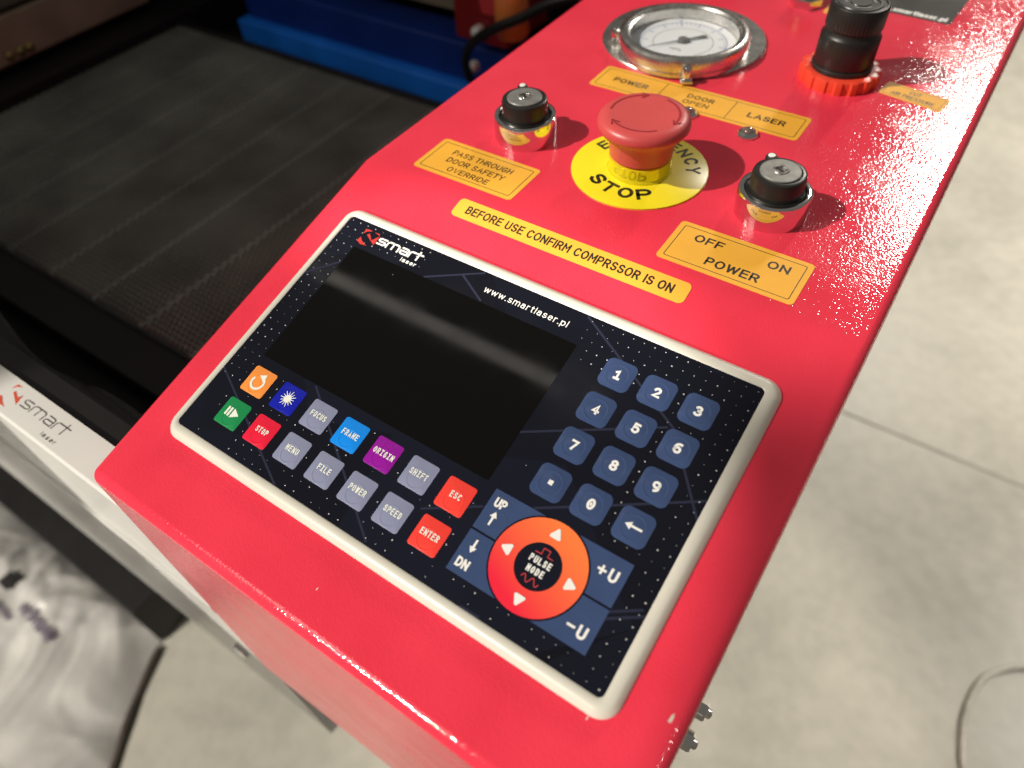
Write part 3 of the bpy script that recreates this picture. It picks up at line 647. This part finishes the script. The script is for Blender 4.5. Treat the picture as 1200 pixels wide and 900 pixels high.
# ================================================================== key switches
def key_switch(label, x, y):
    t = thing('key_switch', label, 'key switch', deck(x, y), 'key switches on the deck')
    g = G(); g.lathe(0,0,[(15.6,0),(15.5,10.8),(15.2,11.7),(14.6,12.0),(13.4,12.0),(13.0,11.6),(12.8,9.0)], 64, cap=False); part('chrome_ring', g, 'chrome', t, smooth=40)
    g = G(); g.lathe(0,0,[(12.9,8.2),(12.6,11.4),(12.2,11.9),(11.6,11.6),(11.3,12.6),(11.3,18.6),(10.9,19.8),(10.2,20.2),(9.0,20.2),(8.8,19.7)], 56); bar = part('barrel', g, 'bplast', t, smooth=40)
    g = G(); a = math.radians(128); cx, cy = 12.0*math.cos(a), 12.0*math.sin(a); n_ = 20
    g.lathe(cx,cy,[(2.5,13),(2.5,19.6),(2.1,20.2)], n_); g.prism([(9*math.cos(a+.25),9*math.sin(a+.25)),(12*math.cos(a+.2),12*math.sin(a+.2)),(12*math.cos(a-.2),12*math.sin(a-.2)),(9*math.cos(a-.25),9*math.sin(a-.25))], 13, 20.15)
    tab = part('pointer_tab', g, 'bplast', t, smooth=40)
    g = G(); g.lathe(cx,cy,[(1.6,20.1),(1.5,20.45),(.8,20.6)], 20); part('white_dot', g, 'white', tab, smooth=40)
    g = G(); g.lathe(0,0,[(8.6,19.5),(8.6,20.5),(8.2,20.8),(3.4,20.8),(3.0,21.2),(2.4,21.2),(2.1,20.7)], 48); lf = part('lock_face', g, 'lockface', t, smooth=35)
    g = G()
    a = math.radians(-35)
    c_, s_ = math.cos(a), math.sin(a); rot = lambda p: (p[0]*c_-p[1]*s_, p[0]*s_+p[1]*c_)
    g.prism([rot(p) for p in ((-2.3,-.55),(2.3,-.55),(2.3,.55),(-2.3,.55))], 20.4, 21.28)
    part('keyhole', g, 'black', lf)
    g = G()
    for px, py, rr in ((-2.0,1.9,.9),(1.6,2.0,.8),(-1.9,-1.9,.7),(2.2,-1.7,.8)):
        q = rot((px,py)); g.lathe(q[0],q[1],[(rr,20.6),(rr*.9,21.2),(rr*.4,21.5)], 10)
    part('plug_lug', g, 'chrome', lf, smooth=40)
    return t
key_switch('chrome ringed black key switch beside the PASS THROUGH sticker', 37.2, 91.2)
key_switch('chrome ringed black key switch beside the OFF ON POWER sticker', 164.3, 92.8)

# ================================================================== indicator lamps
def indicator(label, x, y, s=1.0):
    t = thing('indicator_light', label, 'indicator light', deck(x, y), 'indicator lights under the long sticker')
    g = G(); g.lathe(0,0,[(5.4*s,0),(5.3*s,.9),(4.8*s,1.6),(3.9*s,2.5),(3.3*s,2.5),(2.8*s,1.7)], 8); part('bezel', g, 'chrome', t)
    g = G(); g.lathe(0,0,[(3.0*s,1.2),(2.9*s,2.6),(2.1*s,3.6),(.9*s,4.1)], 20); part('lens', g, mat('clear_lens', (.55,.40,.38), .08, .85), t, smooth=50)
indicator('small chrome indicator light below the LASER caption', 132.6, 145.6)
indicator('small chrome indicator light below the DOOR OPEN caption, half behind the mushroom', 99.0, 148.6)
t = thing('brass_fitting', 'small brass and steel hex fitting at the rear of the deck', 'fitting', deck(107.0, 302.0))
g = G(); g.lathe(0,0,[(9.5,0),(9.5,5),(8.6,5.8)], 6); part('hex_base', g, 'chrome', t)
g = G(); g.lathe(0,0,[(6.5,5.6),(6.5,10),(7.4,10.4),(7.4,15),(6.2,16)], 24); part('collar', g, 'brass', t, smooth=35)

# ================================================================== pressure gauge
pg = thing('pressure_gauge', 'round steel pressure gauge with white dial set in red deck', 'gauge', deck(61.0, 224.6))
g = G(); g.lathe(0,0,[(47.4,0),(47.4,1.0),(46.8,1.6)], 96); fl_ = part('flange', g, 'steel', pg, smooth=40)
ox, oy = 5.0, -12.2
g = G(); g.lathe(ox,oy,[(36.6,1.2),(36.6,3.0),(35.6,3.4),(35.6,5.2),(36.9,5.8),(36.9,9.0),(36.2,10.6),(34.8,11.6),(33.2,11.9),(32.0,11.5),(31.4,10.4),(30.6,10.0),(30.2,5.0)], 96, cap=False); part('bezel_ring', g, 'steel', pg, smooth=30)
g = G(); g.lathe(ox,oy,[(30.4,4.2),(30.3,4.5)], 72); dial = part('dial', g, 'dial', pg)
g = G()
for k in range(41):
    a = math.radians(225-270*k/40); r0 = 22.5 if k % 4 else 20.5
    g.stroke([(ox+r0*math.cos(a),oy+r0*math.sin(a)),(ox+24.5*math.cos(a),oy+24.5*math.sin(a))], .35 if k % 4 else .6, 4.53)
arc = [(ox+24.6*math.cos(math.radians(225-270*k/60)), oy+24.6*math.sin(math.radians(225-270*k/60))) for k in range(61)]
g.stroke(arc, .4, 4.54)
for k, s in enumerate(('0','2','4','6','8','10')):
    a = math.radians(225-54*k); text(g, s, ox+27.6*math.cos(a), oy+27.6*math.sin(a), None, 3.4, 4.53, .14)
part('scale_print', g, 'dialblue', dial)
g = G(); text(g, 'MPa', ox, oy-10, 7, 2.6, 4.53, .14)
arc = [(ox+17*math.cos(math.radians(225-270*k/50)), oy+17*math.sin(math.radians(225-270*k/50))) for k in range(51)]; g.stroke(arc, .35, 4.53); part('inner_scale', g, 'needle', dial)
an = math.atan2(189.2-204.7, 55.3-68.7)
g = G(); d = Vector((math.cos(an), math.sin(an))); p_ = Vector((ox,oy)); nn_ = Vector((-d.y,d.x))
g.prism([tuple(p_-d*9+nn_*.8), tuple(p_-d*13+nn_*1.5), tuple(p_-d*15), tuple(p_-d*13-nn_*1.5), tuple(p_-d*9-nn_*.8), tuple(p_-nn_*.6), tuple(p_+d*21), tuple(p_+nn_*.6)], 5.4, 5.8)
g.lathe(ox,oy,[(3.0,4.5),(3.0,6.4),(2.2,6.8)], 24); part('needle', g, 'needle', pg)
g = G(); g.lathe(ox,oy,[(30.5,9.6),(30.5,10.1)], 72); part('glass', g, 'glass', pg)
for a in (197, -62, 62):
    ar = math.radians(a); rr = 39.2; cx, cy = ox+rr*math.cos(ar), oy+rr*math.sin(ar)
    g = G(); g.lathe(cx,cy,[(3.3,1.4),(3.3,3.4),(2.9,3.8),(2.6,3.8),(2.6,8.2),(2.0,9.2)], 14); sc = part('clamp_screw', g, 'chrome', pg, smooth=45)
    g = G(); tx, ty = -math.sin(ar), math.cos(ar); rx, ry = math.cos(ar), math.sin(ar)
    g.prism([(cx-rx*6+tx*3.2,cy-ry*6+ty*3.2),(cx+rx*4+tx*3.2,cy+ry*4+ty*3.2),(cx+rx*4-tx*3.2,cy+ry*4-ty*3.2),(cx-rx*6-tx*3.2,cy-ry*6-ty*3.2)], 1.55, 2.6); part('clamp_tab', g, 'steel', sc)

# ================================================================== pressure regulator
rg = thing('pressure_regulator', 'black ribbed air pressure regulator knob in an orange-red ring nut', 'regulator', deck(152.3, 222.8))
def wob2(k, i): return (0 if (i//4) % 2 else -.9) if k in (0,1,2) else 0
g = G(); g.lathe(0,0,[(20.6,0),(20.6,5.2),(20.2,6.2),(18.2,6.8),(16.0,6.6)], 128, wob=wob2); part('ring_nut', g, 'redring', rg, smooth=30)
g = G(); g.lathe(0,0,[(15.6,5.5),(15.6,8.6),(15.0,9.2),(14.6,9.3)], 64, cap=False); part('base_ring', g, 'bplast', rg, smooth=35)
def wob3(k, i): return (-.3 if i % 2 else 0) if k in (1,2) else 0
g = G(); g.lathe(0,0,[(14.4,9.0),(14.9,9.8),(14.9,23.5),(14.3,24.4),(13.4,25.5),(13.2,27.5)], 120, cap=False, wob=wob3); kb = part('knob_body', g, 'bplast', rg, smooth=35)
def wob4(k, i): return (-.3 if i % 2 else 0) if k in (1,2) else 0
g = G(); g.lathe(0,0,[(13.2,27.4),(14.2,28.0),(14.2,38.0),(13.6,38.9),(12.6,39.2),(12.2,38.7),(11.2,38.7),(10.9,39.1),(9.2,39.1),(8.9,38.6),(5.0,38.5),(4.7,38.9)], 96, wob=wob4); cap_ = part('knob_cap', g, 'bplast', rg, smooth=35)
g = G()
for k in range(3):
    a0 = math.radians(20+120*k); g.stroke([(7*math.cos(a0+t*.12),7*math.sin(a0+t*.12)) for t in range(11)], .7, 38.75)
part('arrow_relief', g, 'lockface', cap_)

# ================================================================== the machine to the left of the console
cv = thing('front_cover', 'white sheet metal front cover with grey lettering left of red console', 'machine cover', W0)
prof = [(-130.6,-74),(-148.6,-74),(-150.2,-75.2),(-150.4,-78),(-149.4,-100),(-149.6,-172),(-151.4,-178),(-151.6,-186),(-149.6,-192),(-148.6,-455),(-146,-457),(-130.6,-457)]
g = G(); n = len(prof); xa, xb = -1300, -22.6
g.add([(xa,y,z) for y,z in prof]+[(xb,y,z) for y,z in prof], [tuple(range(n)), tuple(range(2*n-1,n-1,-1))]+[(i,n+i,n+(i+1)%n,(i+1)%n) for i in range(n)])
me = g.mesh('cover_shell'); bm = bmesh.new(); bm.from_mesh(me); bmesh.ops.recalc_face_normals(bm, faces=bm.faces); bm.to_mesh(me); bm.free()
cs = link('cover_shell', me, 'white_metal', cv, smooth=50)
wn = cs.modifiers.new('weighted', 'WEIGHTED_NORMAL'); wn.keep_sharp = True
g = G()
for sh in ([(-137.9,-136.8),(-137.0,-133.3),(-133.4,-133.1),(-136.2,-134.6)],[(-134.2,-137.9),(-134.2,-136.5),(-129.1,-138.6),(-127.8,-136.1),(-125.6,-141.9)],[(-139.5,-143.6),(-137.6,-142.2),(-133.8,-144.3),(-129.5,-146.0),(-133.1,-146.1)]):
    g.prism(sh, -74.05, -73.9)
part('logo_mark', g, mat('pale_red_print', (.62,.09,.045), .45), cv)
g = G(); smart(g, -123.4, -140.9, 37.0, 4.4, .62, -73.88); text(g, 'laser', -91.2, -145.4, 12.0, 2.3, -73.88, .13); part('logo_lettering', g, mat('grey_print', (.11,.10,.09), .5), cv)
g = G(); hexa = [[(x, y, z) for x, z in circ(-73, -330, r, 16)] for r, y in ((7,-149.2),(7,-151.5),(4,-152.6))]; g.loops(hexa); part('screw_head', g, 'chrome', cv, smooth=40)

cab = thing('machine_cabinet', 'black laser cutter cabinet around the honeycomb bed', 'cabinet', W0)
g = G(); g.box(-1300,-22.4,-130,-118,-300,-76); part('front_wall', g, 'cabin', cab)
g = G(); g.box(-1300,-22.4,-118,560,-245,-232); part('floor_pan', g, 'cabin', cab)
g = G(); g.box(-800,-770,-118,560,-232,160); part('side_wall', g, 'cabin', cab)
g = G(); g.box(-770,-22.4,540,560,-232,160); part('back_wall', g, 'cabin', cab)
g = G(); g.box(-770,-708,-30,540,-232,-188); g.box(-708,-22.6,374,384,-232,-199); g.box(-1300,-22.6,-60,-22,-232,-206); part('bed_frame', g, 'bmatte', cab, bevel=1.5)
g = G(); g.box(-1300,-30,-135,400,-470,-300); part('lower_body', g, 'cabin', cab)
g = G(); g.box(-28,214,-60,400,-896,-276.5); part('spill_block', g, 'cabin', cab)  # unseen box added to stop lamp spill passing under the console
# black base of the machine near the floor
g = G(); g.box(-1500,-505,-176,300,-895,-790); part('plinth', g, 'cabin', cab, bevel=3)
# black dust sheet with a wavy free edge
g = G(); nx, ny = 60, 8; ls = []
import_pts = []
edge = lambda x: -101-8*math.sin((x+230)/34)-max(0,(x+200))*.11
for i in range(nx+1):
    x = -700+ (678)*i/nx
    for j in range(ny+1):
        y = -118+(edge(x)+118)*j/ny if edge(x) > -117 else -118+1*j/ny
        import_pts.append((x, y, -84-6*(j/ny)**2+3.0*math.sin(x/17+j)*(j/ny)))
fs = [(i*(ny+1)+j,(i+1)*(ny+1)+j,(i+1)*(ny+1)+j+1,i*(ny+1)+j+1) for i in range(nx) for j in range(ny)]
g.add(import_pts, fs); ds = part('dust_sheet', g, 'rubber', cab, smooth=80)

# honeycomb bed
hb = thing('honeycomb_bed', 'dark grey honeycomb cutting bed inside the black cabinet', 'cutting bed', W0)
g = G(); s = 3.3; hgt = 3.0; x0, x1, y0, y1, zt = -706, -24, -21, 373, -200
dx = s*math.sqrt(3); dyy = 1.5*s; rows = int((y1-y0)/dyy); cols = int((x1-x0)/dx)
for r in range(rows):
    for c in range(cols):
        cx = x0+dx*(c+.5*(r % 2)+.5); cy = y0+dyy*(r+.5)
        pts = [(cx+s*math.cos(math.radians(a)), cy+s*math.sin(math.radians(a))) for a in (30, 90, 150, 210)]
        for a, b in zip(pts, pts[1:]):
            d = Vector((b[0]-a[0], b[1]-a[1])).normalized()*.42; nx_, ny_ = -d.y, d.x
            g.add([(a[0]+nx_,a[1]+ny_,zt-hgt),(b[0]+nx_,b[1]+ny_,zt-hgt),(b[0]+nx_,b[1]+ny_,zt),(a[0]+nx_,a[1]+ny_,zt),(a[0]-nx_,a[1]-ny_,zt-hgt),(b[0]-nx_,b[1]-ny_,zt-hgt),(b[0]-nx_,b[1]-ny_,zt),(a[0]-nx_,a[1]-ny_,zt)], [(0,1,2,3),(3,2,6,7),(7,6,5,4)])
o = part('honeycomb_cells', g, 'honey', hb); o['kind'] = 'stuff'
g = G(); g.box(-708,-22.6,-21.5,374,-231,-206); part('tray', g, mat('dark_tray', (.10,.108,.098), .6, vary=.3, vscale=12), hb)
for k in range(10):
    x = -216-64.5*k+6 if k < 8 else -216+64.5*(k-7)+6
    g = G(); g.box(x-2.6, x+2.6, -20, 373, -205.9, -201.9); part('slat', g, 'slat', hb)

# gantry
gb = thing('gantry_beam', 'blue metal gantry beam across the back of the cabinet', 'beam', W0)
g = G(); g.box(-631,-80,410,452,-224,-192); part('lower_rail', g, 'blue', gb, bevel=2)
g = G(); g.box(-622,-80,424,470,-191.5,-150); part('beam_body', g, mat('blue_anodised_unlit', (.004,.03,.22), .4, vary=.15, vscale=20), gb, bevel=2)  # same beam in a darker blue, face out of the light painted in
t = thing('rear_extrusion', 'beige grey aluminium extrusion above the blue beam', 'beam', W0)
g = G(); g.box(-520,-236,440,470,-126,-88); part('profile', g, 'beige', t, bevel=2)
g = G(); g.box(-515,-240,438.5,440.2,-110,-104); part('slot', g, 'cabin', t)
hd = thing('laser_carriage', 'dark red laser carriage with painted orange highlight beside black hose', 'carriage', W0)
g = G(); g.box(-252,-188,395,470,-128,40); part('body', g, 'darkred', hd, bevel=3)
g = G(); g.add([(-214,392,-96),(-190,392,-96),(-180,392,40),(-245,392,40),(-214,396,-96),(-190,396,-96),(-180,396,40),(-245,396,40)], [(3,2,1,0),(0,1,5,4),(1,2,6,5),(2,3,7,6),(3,0,4,7)]); part('front_plate', g, mat('pink_red_plate', (.60,.05,.06), .3), hd)
g = G(); g.lathe(-176,388,[(14,-108),(16,-104),(16,-70),(12,-64)], 24); part('highlight_tube', g, 'orange', hd, smooth=40)  # orange tube stands in for a highlight on the carriage
g = G(); g.box(-176,-60,396,470,-160,-124); part('lower_block', g, 'darkred', hd, bevel=3)
for (x, z) in ((-219,-114),(-229,-152)):
    g = G(); g.loops([[(xx, y, zz) for xx, zz in circ(x, z, r, 14)] for r, y in ((6,394),(6,386),(3.5,384))]); part('white_knob', g, 'white', hd, smooth=40)
hp = []
for (x,y,z) in ((-226,380,-160),(-224,372,-140),(-214,366,-120),(-196,362,-103),(-172,360,-88),(-148,362,-76),(-120,366,-60),(-90,372,-50)): hp.append(Vector((x,y,z)))
sm = []
for i in range(len(hp)-1):
    p0, p1, p2, p3 = hp[max(i-1,0)], hp[i], hp[i+1], hp[min(i+2,len(hp)-1)]
    for k in range(6):
        u = k/6; sm.append(.5*((2*p1)+(p2-p0)*u+(2*p0-5*p1+4*p2-p3)*u*u+(3*p1-p0-3*p2+p3)*u**3))
g = G(); g.tube([tuple(p) for p in sm], 4.6, 12); ho = part('hose', g, 'hose', None, smooth=60); ho.matrix_world = W0; tag(ho, 'black hose curving in front of the dark red carriage', 'hose')
gr = thing('guide_rail', 'brown linear guide rail with brass screws on cabinet wall', 'guide rail', W0)
g = G(); g.box(-769.5,-752,-110,372,-178,-130); part('rail', g, 'tan', gr, bevel=2)
g = G(); g.box(-769.5,-756,-110,380,-124,-116); part('lip', g, 'beige', gr)
for y in (173, 187, 199):
    g = G(); g.loops([[(x, yy, zz) for yy, zz in circ(y, -168, r, 12)] for r, x in ((5,-752.5),(5,-747),(3,-745))]); part('screw', g, 'brass', gr, smooth=40)

# ================================================================== on the floor
FL = Matrix.Identity(4)
def bump_noise(x, y):
    return (math.sin(x*.021+1.3)*math.cos(y*.027+.4)+.6*math.sin(x*.047+y*.031)+.4*math.sin(x*.09-y*.075+2)+.3*math.sin(x*.15+y*.19))
bg_ = thing('plastic_bag', 'crumpled milky plastic bag with faint print on concrete floor', 'bag')
g = G(); nx, ny = 150, 110; bx0, bx1, by0, by1 = -1150, -452, -700, -150
pts = []
def bag_edge(y):
    t = (-165-y)/135.0
    return -512+78*min(1.25,max(-.3,t))-10*math.sin(t*2.2)
from mathutils import noise as mnoise
for i in range(nx+1):
    for j in range(ny+1):
        u, v = i/nx, j/ny
        e = min(1, 6*min(u, 1-u), 6*min(v, 1-v)); e = 1-(1-e)**2.2
        y = by0+(by1-by0)*v; x = bx0+(bag_edge(y)-bx0)*u
        y += 9*math.sin(x*.017)*(1-u)
        q = Vector((x*.0045, y*.0045, 3.1)); q += .55*Vector((mnoise.noise(q*1.7), mnoise.noise(q*1.7+Vector((9,2,4))), 0))
        f1 = mnoise.voronoi(q*1.5)[0]; f2 = mnoise.voronoi(q*3.6+Vector((4,7,1)))[0]; f3 = mnoise.voronoi(q*8.0+Vector((1,3,6)))[0]
        pts.append((x, y, 3+e*(26+14*(1-u)+26*f1[0]+11*f2[0]+4*f3[0])))
fs = [(i*(ny+1)+j,(i+1)*(ny+1)+j,(i+1)*(ny+1)+j+1,i*(ny+1)+j+1) for i in range(nx) for j in range(ny)]
g.add(pts, fs); part('film_body', g, 'bag', bg_, smooth=80)
def bag_z(x, y):
    return max(p[2] for p in pts if abs(p[0]-x) < 9 and abs(p[1]-y) < 9)
def decal(name, cx, cy, w, h, m_, ang=0):
    g = G(); k = 6; vs = []; c_, s_ = math.cos(ang), math.sin(ang)
    for a in range(k+1):
        for b in range(3):
            lx, ly = w*(a/k-.5), h*(b/2-.5); x, y = cx+lx*c_-ly*s_, cy+lx*s_+ly*c_; vs.append((x, y, bag_z(x,y)+2.5))
    g.add(vs, [(a*3+b,(a+1)*3+b,(a+1)*3+b+1,a*3+b+1) for a in range(k) for b in range(2)]); part(name, g, m_, bg_)
decal('black_mark', -752, -248, 26, 24, 'bmatte')
for k in range(9):
    decal('printed_letter', -700+9.5*k, -262-.6*k, 6.5, 12+3*(k % 3), 'bagprint')
for k in range(5):
    decal('printed_letter', -742+9.5*k, -282-.6*k, 6, 9+2*(k % 2), 'bagprint')
contact_shade = []
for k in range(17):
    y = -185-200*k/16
    contact_shade.append((bag_edge(y)+4, y, 5+1.5*math.sin(k)))
g = G(); g.tube(contact_shade, 5.5, 8); part('contact_shade', g, 'shade_brown', bg_, smooth=60)  # dark tube in place of the contact shadow at the bag's edge
cord = []
ctrl = [(700,330),(620,300),(572,305),(555,355),(552,400),(561,450),(580,478),(612,504),(680,530),(800,540)]
hp = [Vector((x,y,4)) for x,y in ctrl]; sm = []
for i in range(len(hp)-1):
    p0, p1, p2, p3 = hp[max(i-1,0)], hp[i], hp[i+1], hp[min(i+2,len(hp)-1)]
    for k in range(6):
        u = k/6; sm.append(.5*((2*p1)+(p2-p0)*u+(2*p0-5*p1+4*p2-p3)*u*u+(3*p1-p0-3*p2+p3)*u**3))
g = G(); g.tube([tuple(p) for p in sm], 4.2, 10); o = part('cord', g, 'wire', None, smooth=60); tag(o, 'loop of clear plastic cord lying on the concrete floor', 'cord')
